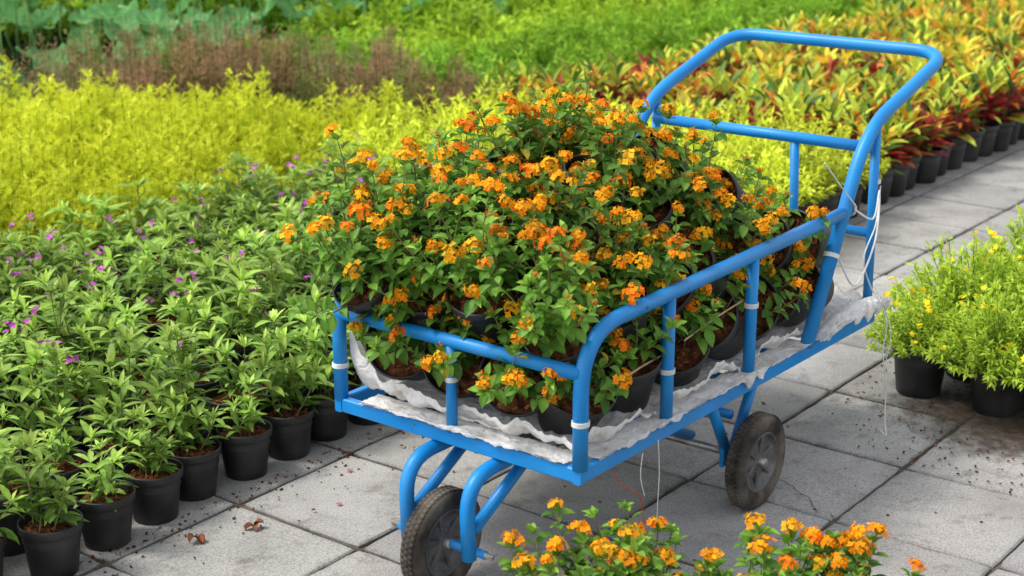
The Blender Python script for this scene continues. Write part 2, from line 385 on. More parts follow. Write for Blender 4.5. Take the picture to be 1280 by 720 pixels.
for j in range(rings+1):
    for k in range(n):
        a=2*math.pi*k/n; rr=(1+.13*math.sin(3*a+1)+.09*math.sin(7*a))*j/rings
        vs.append(PW(2.24+.58*rr*math.cos(a),-1.42+.56*rr*math.sin(a),.0045)); f=(1-j/rings)**.6*.72; cc.append((f,f,f))
for j in range(rings):
    for k in range(n): fs.append((j*n+k,(j+1)*n+k,(j+1)*n+(k+1)%n,j*n+(k+1)%n))
dp.add(vs,fs,cc)
tag(dp.build('dirt_patch',M['dirt'],None),'brown dirt scattered on the paving under the yellow flowered shrubs','dirt',None,'structure')
cr=MB(); rc=random.Random(8)
def crack(a,b,w):
    n=18; a=V(a);b=V(b);d=(b-a);s=V((-d.y,d.x,0)).normalized(); vs=[];off=0
    for i in range(n+1):
        off=off*.6+rc.uniform(-.010,.010); p=a+d*(i/n)+s*off; ww=w*rc.uniform(.3,1)*(1 if 0<i<n else .2)
        vs+=[p-s*ww,p+s*ww]
    cr.add(vs,[(2*i,2*i+1,2*i+3,2*i+2) for i in range(n)],W1)
crack(PW(1.205,-1.20,.0028),PW(1.36,-.94,.0028),.0016)
crack(PW(1.36,-.94,.0029),PW(1.40,-.80,.0029),.0018)
crack(PW(1.36,-.94,.0030),PW(1.22,-.82,.0030),.0013)
tag(cr.build('pavement_crack',M['crack'],None,False),'dark hairline cracks across a slab on the right','pavement crack',None,'structure')
g=MB(); g.add([PW(-1,3.45,-.004),PW(14,3.45+1.6,-.004),PW(14,14,-.004),PW(-1,14,-.004)],[(0,1,2,3)],W1)
tag(g.build('water',M['water'],None,False),'dark still water under the lotus leaves','water',None,'structure')
# ---------------------------------------------------------------- templates for bed plants
def leafy(seed,light=1.0,nst=7,h=.21):
    random.seed(seed); lf=MB(); st=MB(); tips=[]
    for k in range(nst):
        a=2*math.pi*k/nst+U(-.4,.4); sp=U(.1,.85); d=V((math.cos(a)*sp,math.sin(a)*sp,1)).normalized()
        p=V((U(-.035,.035),U(-.035,.035),.125)); Ls=U(.35,1.15)*h; n=5; pts=[p.copy()]; rot=U(0,3)
        for i in range(n):
            d=(d+UP*.08+rv(.14)).normalized(); p=p+d*(Ls/n); pts.append(p.copy()); t=(i+1)/n
            x=d.orthogonal().normalized(); y=d.cross(x)
            for s in range(2 if i<n-1 else 4):
                rot+=1.9+U(-.3,.3); o=x*math.cos(rot)+y*math.sin(rot)
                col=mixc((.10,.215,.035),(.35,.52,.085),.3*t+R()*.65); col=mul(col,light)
                Ll=U(.055,.098)*(1-.15*t)
                leaf(lf,p,(o+d*U(.2,.9)).normalized(),(UP+d*.5+rv(.35)).normalized(),Ll,Ll*U(.24,.33),U(.2,1.3),U(.08,.3),col,4,V((0,0,-1)),.45)
        for s in range(5):
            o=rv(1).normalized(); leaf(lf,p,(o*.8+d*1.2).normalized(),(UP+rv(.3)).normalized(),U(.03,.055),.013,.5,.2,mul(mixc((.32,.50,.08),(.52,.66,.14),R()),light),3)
        tube(st,pts,.0024,5,(.16,.20,.06),False,.0013); tips.append((p,d))
    return lf.mesh('foliage',M['leaf']),st.mesh('stems',M['stem']),tips
def flower5(seed,col,r=.012,n=5):
    random.seed(seed); mb=MB()
    for m in range(3):
        c=rv(.014)
        nn=(UP+rv(.6)).normalized(); x=nn.orthogonal().normalized(); y=nn.cross(x)
        for k in range(n):
            a=2*math.pi*k/n; o=x*math.cos(a)+y*math.sin(a)
            leaf(mb,c,(o+nn*.3).normalized(),nn,r,r*.8,.2,.1,mul(col,U(.75,1.2)),2)
    return mb.mesh('flower',M['petal'])
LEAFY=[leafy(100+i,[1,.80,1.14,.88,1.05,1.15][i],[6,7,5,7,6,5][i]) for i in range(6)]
PURP=[flower5(5,(.46,.08,.42),.012),flower5(6,(.58,.14,.54),.011)]
def croton(seed,mode):
    random.seed(seed); lf=MB(); st=MB()
    for k in range(4):
        a=2*math.pi*k/4+U(-.4,.4); sp=U(.1,.45); d0=V((math.cos(a)*sp,math.sin(a)*sp,1)).normalized(); b=V((U(-.03,.03),U(-.03,.03),.125)); H=U(.10,.22)
        tube(st,[b,b+d0*H*.5,b+d0*H],.004,5,(.12,.09,.05),False)
        nl=14; rot=U(0,6)
        for i in range(nl):
            t=i/(nl-1); rot+=2.4; p=b+d0*H*(.15+.85*t); x=d0.orthogonal().normalized(); y=d0.cross(x)
            o=x*math.cos(rot)+y*math.sin(rot); el=.2+1.6*t*t
            red=mixc((.17,.006,.02),(.42,.022,.03),R()); grn=mixc((.05,.14,.025),(.17,.32,.04),R()); yel=mixc((.80,.66,.05),(.82,.54,.06),R()); lim=mixc((.40,.54,.05),(.62,.68,.07),R()); org=mixc((.80,.22,.03),(.78,.36,.05),R())
            z=R()
            if mode==0: c=red if t<.65 and z<.8 else (org if z<.2 else (grn if z<.6 else lim))
            elif mode==1: c=(red if z<.45 else grn) if t<.5 else (yel if z<.45 else (lim if z<.7 else (grn if z<.84 else org)))
            elif mode==2: c=(grn if z<.55 else red) if t<.5 else (lim if z<.4 else (yel if z<.75 else (grn if z<.9 else org)))
            else: c=red if z<.75 else (grn if z<.9 else org)
            L_=U(.10,.155)*(1-.25*t)
            tc=mixc(c,[yel,c,grn,c][random.randrange(4)],.3)
            leaf(lf,p,(o+d0*el).normalized(),(UP+d0*.3-o*.2+rv(.3)).normalized(),L_,L_*U(.26,.35),U(.1,.9),U(.12,.35),c,4,V((0,0,-1)),.5,tc)
    return lf.mesh('foliage',M['leaf']),st.mesh('stems',M['stem'])
CROT=[croton(200+i,[0,1,2,3,1,2][i]) for i in range(6)]
def bush(seed,cdark,clight,h=.27,rad=.17,nst=34,ll=.024,wl=.009,nodes=11,z0=.125,droop=.3,mat='soft',rnd=.45):
    random.seed(seed); lf=MB(); st=MB(); tips=[]
    for k in range(nst):
        a=U(0,6.28); rr=math.sqrt(R())*rad; tgt=V((math.cos(a)*rr,math.sin(a)*rr,z0+h*U(.6,1.08)*(1-rnd*(rr/rad)**2)))
        b=V((U(-.03,.03),U(-.03,.03),z0)); mid=(b+tgt)/2+V((tgt.x*.25,tgt.y*.25,-.01)); pts=[]
        for i in range(nodes+1):
            t=i/nodes; p=b*(1-t)**2+mid*2*t*(1-t)+tgt*t*t; pts.append(p)
        for i in range(2,nodes+1):
            p=pts[i]; d=(pts[i]-pts[i-1]).normalized(); t=i/nodes
            for s in range(3):
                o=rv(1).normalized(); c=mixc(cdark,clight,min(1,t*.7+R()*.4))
                Ll=ll*U(.7,1.3)
                leaf(lf,p,(o+d*.9).normalized(),(UP+rv(.5)).normalized(),Ll,wl*U(.8,1.2),droop,.2,c,2)
        tube(st,[pts[0],pts[nodes//2],pts[-1]],.0016,4,(.14,.18,.05),False,.001); tips.append((pts[-1],d))
    return lf,st,tips
def bushm(*a,**k):
    lf,st,t=bush(*a,**k); return lf.mesh('foliage',M['soft']),st.mesh('stems',M['stem']),t
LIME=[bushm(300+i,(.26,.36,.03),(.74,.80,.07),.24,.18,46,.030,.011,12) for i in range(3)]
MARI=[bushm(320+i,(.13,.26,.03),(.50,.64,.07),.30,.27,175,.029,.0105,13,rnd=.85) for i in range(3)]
YEL=[flower5(7,(.95,.70,.02),.012),flower5(8,(.98,.78,.03),.011)]
def plant(name,label,cat,group,loc,rot,tpl,flowers=None,nf=0,sc=1.0,pot=True,whole=1.0,fo=.03):
    e=empty(name,loc,label,cat,group,rot); e.scale=(whole,)*3
    if pot: link('pot',POT,e); link('soil',random.choice(SOIL),e)
    f=link('foliage',tpl[0],e); s=link('stems',tpl[1],e)
    f.scale=s.scale=(sc,sc,sc); f.location.z=s.location.z=.125*(1-sc)
    if nf:
        for (p,d) in random.sample(tpl[2],min(nf,len(tpl[2]))):
            h=link('flower',random.choice(flowers),e); h.location=V((p.x*sc,p.y*sc,.125+(p.z-.125)*sc))+(d+UP*.5).normalized()*fo; h.rotation_euler=(U(-.5,.5),U(-.5,.5),U(0,6))
    return e
random.seed(21)
def vis(p,q):
    w=PW(p,q); a=w.x/max(.1,w.y); return w.y>1.5 and -.42<a<.42
pp=-.76
i=0
while pp<2.75:
    w=PW(pp,.095+U(-.04,.045))
    if pp<1.0:
        lab='leafy green plant on the path edge, %s pot from the bottom left corner'%ORD[i]; gr='leafy potted plants along the path edge'; i+=1
    else: lab='leafy green plant in a black pot on the path edge hidden behind the cart'; gr='leafy potted plants behind the cart'
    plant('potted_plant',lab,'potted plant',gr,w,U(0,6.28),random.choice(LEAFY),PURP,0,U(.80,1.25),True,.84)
    pp+=.158+U(-.012,.014)
q=.255; row=0
while q<1.78:
    pp=-1.5+(.09 if row%2 else 0)
    while pp<2.85-.12*q:
        if vis(pp,q):
            w=PW(pp+U(-.035,.035),q+U(-.035,.035)); purple=1 if (R()<.62 and q>.4) else 0
            if purple: lab='leafy green plant with small purple flowers inside the dense bed left of the cart'; gr='purple flowered plants in the left bed'
            else: lab='leafy green plant without flowers inside the dense bed left of the cart'; gr='green leafy plants in the left bed'
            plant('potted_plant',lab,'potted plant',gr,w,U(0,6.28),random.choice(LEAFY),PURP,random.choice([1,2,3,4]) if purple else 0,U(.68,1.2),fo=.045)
        pp+=.178
    q+=.17; row+=1
q=.12; row=0
while q<1.8:
    pp=2.9-.12*q+(.09 if row%2 else 0)
    while pp<4.02-.12*q:
        w=PW(pp+U(-.02,.02),q+U(-.02,.02))
        if row==0: lab='lime green feathery shrub in a black pot at the path edge behind the cart'; gr='lime shrubs on the path edge'
        else: lab='lime green feathery shrub in the bed between the leafy plants and the crotons'; gr='lime shrubs in the bed'
        plant('lime_shrub',lab,'shrub',gr,w,U(0,6.28),random.choice(LIME),None,0,U(.95,1.3)); pp+=.2
    q+=.2; row+=1
q=.11; row=0; nc=0; fi=0
while q<2.1:
    pp=4.2-.12*q+(.1 if row%2 else 0)
    while pp<13.5:
        w=PW(pp+U(-.02,.02),q+U(-.02,.02)); a=w.x/w.y
        if a<.385 and nc<300:
            if row==0: ks=[0,3,0,3,1]
            elif row<3 and pp<7: ks=[3,0,0,1,2]
            elif pp+q*.5<5.2: ks=[3,0,3,2,0]
            elif pp<6.4: ks=[3,1,2,1,0,4]
            else: ks=[1,2,4,5,1,4,0]
            tp=CROT[random.choice(ks)]
            if row==0 and pp<6.0 and fi<10:
                lab='red and yellow croton on the path edge, %s croton pot back from the cart'%ORD[fi]; gr='crotons along the path edge'; fi+=1
            elif row==0: lab='far croton in a black pot on the path edge at the right border'; gr='far crotons on the path edge'
            else: lab='croton with yellow, red and green leaves standing in the dense croton bed'; gr='crotons inside the bed'
            plant('croton',lab,'croton',gr,w,U(0,6.28),tp,None,0,U(.75,1.25)); nc+=1
        pp+=.172 if row==0 else (.19 if pp<7 else .26)
    q+=.19; row+=1
# ---------------------------------------------------------------- masses
def mass(name,tpls,places,mat,label,cat):
    vs=[];fs=[];cs=[];o=0
    arr=[(np.array([tuple(v) for v in t.v]),np.array([f if len(f)==4 else (f[0],f[1],f[2],f[2]) for f in t.f]),np.array([tuple(c) for c in t.c])) for t in tpls]
    for (loc,rot,s,ti,tint) in places:
        v,f,c=arr[ti]; cr_,sr=math.cos(rot),math.sin(rot)
        w=np.stack([v[:,0]*cr_-v[:,1]*sr,v[:,0]*sr+v[:,1]*cr_,v[:,2]],1)*np.array([s,s,s])+np.array(tuple(loc))
        vs.append(w);fs.append(f+o);cs.append(np.clip(c*np.array(tint),0,1));o+=len(v)
    v=np.concatenate(vs).astype(np.float32);f=np.concatenate(fs);c=np.concatenate(cs)
    me=bpy.data.meshes.new(name); me.vertices.add(len(v)); me.vertices.foreach_set('co',v.ravel())
    tri=f[:,2]==f[:,3]; ln=np.where(tri,3,4); st=np.concatenate([[0],np.cumsum(ln)[:-1]])
    flat=f.ravel(); mask=np.ones((len(f),4),bool); mask[tri,3]=False; idx=flat[mask.ravel()]
    me.loops.add(len(idx)); me.loops.foreach_set('vertex_index',idx.astype(np.int32))
    me.polygons.add(len(f)); me.polygons.foreach_set('loop_start',st.astype(np.int32)); me.polygons.foreach_set('loop_total',ln.astype(np.int32))
    me.update(calc_edges=True); me.validate()
    at=me.color_attributes.new('Col','FLOAT_COLOR','POINT'); a=np.ones((len(v),4),np.float32); a[:,:3]=c; at.data.foreach_set('color',a.ravel())
    me.materials.append(mat); ob=link(name,me); return tag(ob,label,cat,None,'stuff')
def feather(seed,cb,ct,h=.5,nst=15,rad=.13,bl=.06,wd=.0028,mound=.35):
    random.seed(seed); mb=MB()
    for k in range(nst):
        a=U(0,6.28); rr=math.sqrt(R())*rad; b=V((rr*.3*math.cos(a),rr*.3*math.sin(a),.02)); H=h*U(.72,1.05)*(1-mound*(rr/rad)**2)
        top=V((rr*math.cos(a)*1.25,rr*math.sin(a)*1.25,H)); mid=b.lerp(top,.5)+V((rr*.3*math.cos(a),rr*.3*math.sin(a),.0)); nb=int(H/.015)
        tube(mb,[b,mid,top],.0022,3,mul(cb,.6),False,.001)
        for i in range(3,nb+1):
            t=i/nb; p=b*(1-t)**2+mid*2*t*(1-t)+top*t*t+rv(.004); an=i*2.4+U(-.5,.5); o=V((math.cos(an),math.sin(an),0)); d=(o+V((0,0,U(.2,1.2)))).normalized(); L_=bl*(1-.6*t)*U(.6,1.25)+.012
            col=mixc(cb,ct,min(1,t*1.0+R()*.3-.1))
            s=d.cross(rv(1)).normalized(); q0=p+d*L_
            mb.add([p-s*wd*.5,p+s*wd*.5,q0],[(0,1,2)],col)
            for m in range(4):
                tt=.15+.21*m; c=p.lerp(q0,tt)
                for sg in (-1,1):
                    e2=c+(d*.7+s*sg*.8+rv(.3)).normalized()*L_*.42; mb.add([c-d*wd,c+d*wd,e2],[(0,1,2)],mul(col,U(.8,1.2)))
    return mb
cy=[feather(400+i,(.46,.56,.025),(.88,.96,.06),.50,34,.17,.075,.0036,.4) for i in range(3)]
rd=[feather(420+i,(.17,.22,.06),(.38,.23,.13),.56,24,.16,.05,.0020) for i in range(3)]
random.seed(31)
pl=[]
q=1.90
while q<3.3:
    pp=-.9
    while pp<(3.2-(q-1.88)*.5 if q<2.72 else 2.3-.3*(q-2.7)):
        if vis(pp,q): pl.append((PW(pp+U(-.07,.07),q+U(-.07,.07)),U(0,6.28),U(.78,1.12)*(1.0 if q>2.2 else .86),random.randrange(3),mul(W1,U(.88,1.08))))
        pp+=.155
    q+=.16
mass('golden_cypress_bed',cy,pl,M['soft'],'dense bed of feathery yellow green cypress along the left edge','golden cypress bed')
pl=[]
q=2.0
while q<3.5:
    pp=2.45
    while pp<4.1:
        if (pp>3.25 or q>2.75) and vis(pp,q):
            pl.append((PW(pp+U(-.07,.07),q+U(-.07,.07)),U(0,6.28),U(.78,1.08)*(1.05 if pp<3.6 else .85),random.randrange(3),(U(.9,1.1),U(.9,1.1),U(.9,1.1)) if R()<.65 else (.75,1.4,.7)))
        pp+=.15
    q+=.15
mass('wispy_brown_shrub_bed',rd,pl,M['soft'],'bed of wispy reddish brown shrubs behind the golden cypress','shrub bed')
gb=[]
for i in range(3):
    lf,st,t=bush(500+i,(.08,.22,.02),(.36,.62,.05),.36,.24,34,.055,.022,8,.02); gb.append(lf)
random.seed(33)
pl=[]
q=2.15
while q<9:
    pp=4.0-.2*min(q,3)
    stp=.24 if q<4 else .34
    while pp<16:
        w=PW(pp,q); a=w.x/w.y
        if -.36<a<.36 and w.y<17 and not (q>3.3+.16*pp and a<-.02 and w.y<11):
            band=math.floor((q-2)/1.1)%3
            ti=[(1,1,1),(1.4,1.15,1),(.6,.75,.8)][band] if pp>4.6 else (.95,1,1)
            pl.append((PW(pp+U(-.08,.08),q+U(-.08,.08)),U(0,6.28),U(.8,1.15)*(1.25 if q>4 else 1),random.randrange(3),mul(ti,U(.8,1.15))))
        pp+=stp
    q+=stp
mass('green_shrub_bed',gb,pl,M['soft'],'wide bed of bright green leafy shrubs at the back','shrub bed')
# ---------------------------------------------------------------- lotus
def lotus_mesh(seed):
    random.seed(seed); mb=MB(); n=22; vs=[V((0,0,-.03))];cs=[(.24,.40,.12)]; ph=U(0,6)
    for j in range(1,6):
        for k in range(n):
            a=2*math.pi*k/n; r=.15*j/5*(1+.05*math.sin(3*a+ph)); z=-.03+.05*(j/5)**2+.022*(j/5)**2*math.sin(4*a+ph)+.016*math.sin(7*a)*(j/5)**3
            vs.append(V((r*math.cos(a),r*math.sin(a),z))); cs.append(mul(mixc((.10,.28,.08),(.18,.40,.14),R()),1.3 if k%2 else .85))
    fs=[]
    for k in range(n):
        fs.append((0,1+k,1+(k+1)%n))
        for j in range(4): fs.append((1+j*n+k,1+(j+1)*n+k,1+(j+1)*n+(k+1)%n,1+j*n+(k+1)%n))
    mb.add(vs,fs,cs); return mb.mesh('leaf_pad',M['soft'])
LOT=[lotus_mesh(600+i) for i in range(4)]
random.seed(41); placed=[]
for tr in range(1400):
    pp=U(.6,8.5);q=U(3.4+.12*max(0,pp-2),7.5); w=PW(pp,q); a=w.x/w.y
    if not(-.36<a<.02) or w.y>11.5: continue
    h=U(.2,.55) if R()<.75 else U(.55,.78)
    if any((w-o).length<.19 for o in placed): continue
    placed.append(w.copy())
    if len(placed)>125: break
    e=empty('lotus_leaf',(w.x,w.y,0),'large round green lotus leaf raised over the dark pond','lotus leaf','lotus leaves at the back of the nursery')
    tilt=(U(-.7,.7),U(-.7,.7),U(0,6)); s=U(.45,1.05)
    o=link('leaf_pad',random.choice(LOT),e); o.location=(0,0,h); o.rotation_euler=tilt; o.scale=(s,s,s)
    sm=MB(); tube(sm,[(U(-.05,.05),U(-.05,.05),-.02),(U(-.03,.03),U(-.03,.03),h*.5),(0,0,h-.03*s)],.006,6,(.16,.30,.08)); sm.build('stalk',M['stem'],e)
# ---------------------------------------------------------------- cart
cart=empty('handcart',CWp(.65,.325,0),'blue tubular steel handcart loaded with potted orange lantanas','handcart',None,ROTC)
def L_(s,l,z): return V((s-.65,l-.325,z))
TR=.0165
def part(name,mb,mat='blue',parent=cart,smooth=True):
    o=mb.build(name,M[mat],parent,smooth)
    return o
mb=MB(); 
bar(mb,L_(-.012,0,.325),L_(1.345,0,.325),.02,.034); bar(mb,L_(-.012,W,.325),L_(1.345,W,.325),.02,.034)
bar(mb,L_(0,.011,.325),L_(0,W-.011,.325),.021,.033); bar(mb,L_(1.335,.011,.325),L_(1.335,W-.011,.325),.021,.033)
part('bed_frame',mb,smooth=False)
for s in (.22,.46,.70,.94,1.16):
    mb=MB(); bar(mb,L_(s,.012,.318),L_(s,W-.012,.318),.03,.012); part('cross_bar',mb,smooth=False)
zr=.635
def corner_path(l): return rounded([L_(0,l,.338),L_(0,l,zr-.004),L_(1.168,l,.650)],[.135],12)
for l in (0,W):
    mb=MB(); tube(mb,corner_path(l),TR,14); part('side_rail',mb)
mb=MB(); tube(mb,[L_(0,0,.545),L_(0,W,.545)],.0150,14); part('front_rail',mb)
mb=MB(); tube(mb,[L_(0,.34,.338),L_(0,.34,.535)],.0125,12); part('post',mb)
for s in (.325,.685):
    for l in (0,W):
        mb=MB(); tube(mb,[L_(s,l,.338),L_(s,l,.633)],.0145,12); part('post',mb)
hp=rounded([L_(.975,0,.338),L_(1.243,0,.845),L_(1.715,0,.985),L_(1.715,W,.985),L_(1.243,W,.845),L_(.975,W,.338)],[.12,.10,.10,.12],12)
mb=MB(); tube(mb,hp,.0175,16); part('handle',mb)
for l in (0,W):
    mb=MB(); tube(mb,[L_(1.315,l,.338),L_(1.30,l,.853)],.0125,12); part('post',mb)
mb=MB(); tube(mb,[L_(1.295,0,.79),L_(1.295,W,.79)],.0150,12); part('back_rail',mb)
mb=MB(); tube(mb,[L_(1.33,.23,.338),L_(1.297,.23,.785)],.0125,12); part('post',mb)
mb=MB(); tube(mb,[L_(1.31,.0,.56),L_(1.31,W,.56)],.0125,12); part('back_rail',mb)
FC=.305
for l in (FC-.085,FC+.085):
    mb=MB(); tube(mb,rounded([L_(.10,l,.290),L_(-.10,l,.290),L_(-.092,l,.105)],[.09],9),.0165,14); part('front_fork',mb)
    mb=MB(); tube(mb,[L_(.15,l,.292),L_(-.08,l,.165)],.0135,12); part('brace',mb)
mb=MB(); bar(mb,L_(.10,.2,.298),L_(.10,.45,.298),.04,.02); part('fork_plate',mb,smooth=False)
mb=MB(); tube(mb,[L_(-.08,FC-.12,.12),L_(-.08,FC+.12,.12)],.010,12); part('axle',mb,'blue')
mb=MB(); tube(mb,[L_(-.08,FC-.14,.12),L_(-.08,FC+.14,.12)],.007,8); part('axle_bolt',mb,'steel')
mb=MB(); tube(mb,[L_(.72,-.03,.12),L_(.72,W+.03,.12)],.010,12); part('axle',mb,'steel')
for l in (.06,W-.06):
    for s in (.60,.84):
        mb=MB(); tube(mb,[L_(s,l,.310),L_(.72+(s-.72)*.12,l,.125)],.0135,12); part('brace',mb)
    mb=MB(); bar(mb,L_(.68,l,.12),L_(.76,l,.12),.012,.05); part('axle_plate',mb,smooth=False)
mb=MB(); tube(mb,[L_(.72,.06,.22),L_(.72,W-.06,.22)],.012,12); part('axle_tube',mb)
mb=MB(); tube(mb,[L_(.70,.16,.15),L_(.36,.16,.310)],.013,12); part('axle_tube',mb)
def wheel(s,l,r,z,rot):
    w=MB()
    lathe(w,[(.0,.012),(.018,.012),(.022,.008),(.045,.004),(.062,.010),(.070,.018),(.074,.018),(.074,-.018),(.070,-.018),(.062,-.010),(.045,-.004),(.022,-.008),(.018,-.012),(0,-.012)],40,'y')
    for k in range(6):
        a=k*math.pi/3
        for sg in (1,-1):
            bar(w,(.018*math.cos(a),.006*sg,.018*math.sin(a)),(.068*math.cos(a),.009*sg,.068*math.sin(a)),.012,.008,(0,1,0),.002)
    o=w.build('wheel',M['rim'],cart,False); o.location=L_(s,l,z); o.rotation_euler=(0,rot,0); sc=r/.115; o.scale=(sc,sc,sc)
    t=MB(); pr=[]
    for i in range(21):
        a=math.pi*2*i/20
        x=.0255*math.copysign(abs(math.cos(a))**.75,math.cos(a)); y=.0235*math.copysign(abs(math.sin(a))**.8,math.sin(a)); pr.append((.0930+x*.9,y))
    lathe(t,pr,56,'y')
    for k in range(56):
        a=2*math.pi*k/56
        for off,sh in ((-.011,0),(.0,.5),(.011,0)):
            aa=a+sh*2*math.pi/56; c=V((.1148*math.cos(aa),off,.1148*math.sin(aa))); d=V((-math.sin(aa),0,math.cos(aa)))
            bar(t,c-d*.0050,c+d*.0050,.0088,.003,V((math.cos(aa),0,math.sin(aa))),.0008)
    for y in (-.0195,.0195): lathe(t,[(.0795,y*1.02),(.081,y*1.13),(.083,y*1.02)],40,'y')
    t.build('tyre',M['tyre'],o)
    h=MB(); lathe(h,[(0,.028),(.010,.028),(.013,.024),(.013,.0),(.013,-.024),(.010,-.028),(0,-.028)],14,'y'); 
    h.build('hub',M['steel'],o)
wheel(-.08,FC,.118,.118,.3); wheel(.72,-.012,.118,.118,.7); wheel(.72,W+.012,.118,.118,1.1)
def tie(c,ax,r):
    mb=MB(); c=V(c);ax=V(ax).normalized();x=ax.orthogonal().normalized();y=ax.cross(x)
    pts=[]
    for k in range(49):
        a=k/48*2*math.pi*4; pts.append(c+ax*(k/48-.5)*.011+x*math.cos(a)*(r+.001)+y*math.sin(a)*(r+.001))
    tube(mb,pts,.0017,5); o=mb.build('string_tie',M['string'],cart); o['label']='white string wound round the tube'
tie(L_(0,.34,.46),UP,.0135); tie(L_(0,0,.44),UP,.017); tie(L_(.685,0,.52),UP,.0150); tie(L_(1.085,0,.55),(.268,0,.5),.018); tie(L_(1.312,0,.70),UP,.0130); tie(L_(1.17,0,.655),(1,0,0),.018); tie(L_(0,W,.42),UP,.017); tie(L_(.325,0,.46),UP,.015)
# ---------------------------------------------------------------- sack
sk=MB(); NX,NY=260,130; vs=[];fs=[]
def ridge(v): return 1-2*abs(noise.noise(v))
for i in range(NX+1):
    for j in range(NY+1):
        s=-.004+1.338*i/NX; l=W*j/NY
        e=min(s-0,1.33-s,l,W-l); n1=noise.noise(V((s*9,l*9,0))); n2=ridge(V((s*17,l*17,3))); n3=ridge(V((s*38,l*38,8)))
        edge=max(0,1-e/.045); corner=max(0,1-(s+(W-l))/.22)
        z=.347+.012*n1+.010*n2+.004*n3+edge*(.020+.045*noise.noise(V((s*8,l*8,5)))+.010*n2)+corner*.09*edge
        s2=min(max(s,.013),1.318); l2=min(max(l,.014),W-.014)
        vs.append(CWp(s2+edge*.006*n2,l2,max(z,.327)))
for i in range(NX):
    for j in range(NY):
        a=i*(NY+1)+j; fs.append((a,a+NY+1,a+NY+2,a+1))
sk.add(vs,fs,W1)
def drape(s0,s1,top,hang,outw,seed,amp=1.0,front=False,ragged=0):
    nn=int((s1-s0)/.004); mm=24; vs=[];fs=[]
    for i in range(nn+1):
        s=s0+(s1-s0)*i/nn; f=max(0,math.sin(math.pi*i/nn))**.5
        hv=.5+1.6*abs(noise.noise(V((s*16,seed,0))))*1.5
        if ragged: f*=max(.0,min(1,.25+2.6*noise.noise(V((s*8,seed+3,1))))); 
        for j in range(mm+1):
            t=j/mm; nz=noise.noise(V((s*26,t*3,seed))); n2=ridge(V((s*30+t*3,t*5,seed+4))); n4=ridge(V((s*70,t*10,seed+7)))
            if t<.4: l=.05-(.05+.015)*t/.4; z=.345+(top-.345)*(t/.4)*f
            else:
                u=(t-.4)/.6; l=-.015-outw*math.sin(u*2.2)*f; z=.345+(top-.345)*f-hang*hv*u*f
            k=amp if t>.38 else .4
            kk=(k*f if ragged else k)
            a_=s+.008*nz*k; b_=l-(.010*abs(nz)+.008*n2*.5+.004+.003*n4)*(kk if t>.38 else 0); z+=(.007*n2+.004*n4)*k
            vs.append(CWp(b_,a_,z) if front else CWp(a_,b_,z))
    for i in range(nn):
        for j in range(mm):
            a=i*(mm+1)+j; fs.append((a,a+mm+1,a+mm+2,a+1))
    sk.add(vs,fs,W1)
drape(1.00,1.38,.400,.070,.026,3,1.5); drape(.05,.98,.356,.016,.003,9,.6,False,1); drape(.03,.60,.354,.014,.003,15,.6,True,1)
tag(sk.build('woven_sack',M['sack']),'crumpled white woven plastic sack lining the cart bed','sack')
# ---------------------------------------------------------------- load
random.seed(77)
GRP='lantana pots piled on the blue cart'
def pileplant(s,l,z,ax,label,nh,nst,lmax,spread=1.0,lmin=.10,jit=.30):
    a=CDIR(ax[0]+U(-jit,jit),ax[1]+U(-jit,jit),ax[2]); c=CWp(s+U(-.02,.02),l+U(-.012,.012),z+U(-.018,.018))
    lantana(label,GRP,c-a*.075,a,nst,lmin,lmax,spread,nh)
for i in range(7):
    s=.15+i*.172; rear=max(0,s-.35)
    pileplant(s,.112,.430,(-.45-1.1*rear,-.35+.2*rear,.70-.3*rear),'lantana pot in the bottom layer at the near side rail, %s from the front'%ORD[i],6,9 if i<4 else 8,.17,1.1,.09,.22)
for i,l in enumerate((.24,.40,.56)):
    pileplant(.105,l,.435,(-.72,-.35,.48),'lantana pot in the bottom layer at the cart front, %s from the near corner'%ORD[i],7,10 if i<2 else 14,.18 if i<2 else .22,1.15,.1,.2)
for i in range(6):
    pileplant(.28+i*.172,.57,.435,(.1,.35,.9),'lantana pot in the bottom layer at the far side rail, %s from the front'%ORD[i],2,8,.2)
for r_,l in enumerate((.125,.30,.475)):
    for i in range(7):
        s=.13+i*.17; rear=max(0,s-.35)
        v_=(r_==0 or i==0); ff=(i==0); late=(r_==0 and i>=3)
        ax=(-.62,-.22,.70) if ff else (-.42-1.3*rear,-.32+.12*r_+(.15 if late else 0),.78-.45*rear)
        pileplant(s-(.02 if ff else 0),l,.570+(.02 if r_ else 0)-(.03 if i==6 else 0),ax,"lantana in the pile's second layer, %s row from the near rail, %s from the front"%(ORD[r_],ORD[i]),7 if late else (11 if v_ else 5),9 if late else (20 if ff else (12 if v_ else 10)),.17 if late else (.25 if ff else (.21 if r_==0 else .24)),1.35 if ff else 1.1,.12 if ff else .10,.18 if ff else .30)
pileplant(.07,.61,.59,(-.62,.15,.75),'lantana pot overhanging the far front corner of the cart',13,24,.27,1.4,.13,.1)
for r_,l in enumerate((.23,.43)):
    for i in range(5):
        s=.20+i*.175; rear=max(0,s-.40); short=(r_==0 and i in (1,3)) 
        pileplant(s,l,.685-(.02 if i==4 else 0),(-.38-1.4*rear,-.28 if not short else -.8,.85-.45*rear),"lantana in the pile's third layer, %s row from the near rail, %s from the front"%(ORD[r_],ORD[i]),4 if short else 9,6 if short else (10 if i>=3 else 13),.14 if short else .19,1.1)
pileplant(.17,.60,.665,(-.40,.15,.85),"lantana in the pile's third layer at the far side rail near the front",11,18,.20,1.3,.12,.1)
pileplant(.38,.59,.68,(-.15,.15,.9),"lantana in the pile's third layer at the far side rail behind the front one",7,14,.19,1.2,.12,.1)
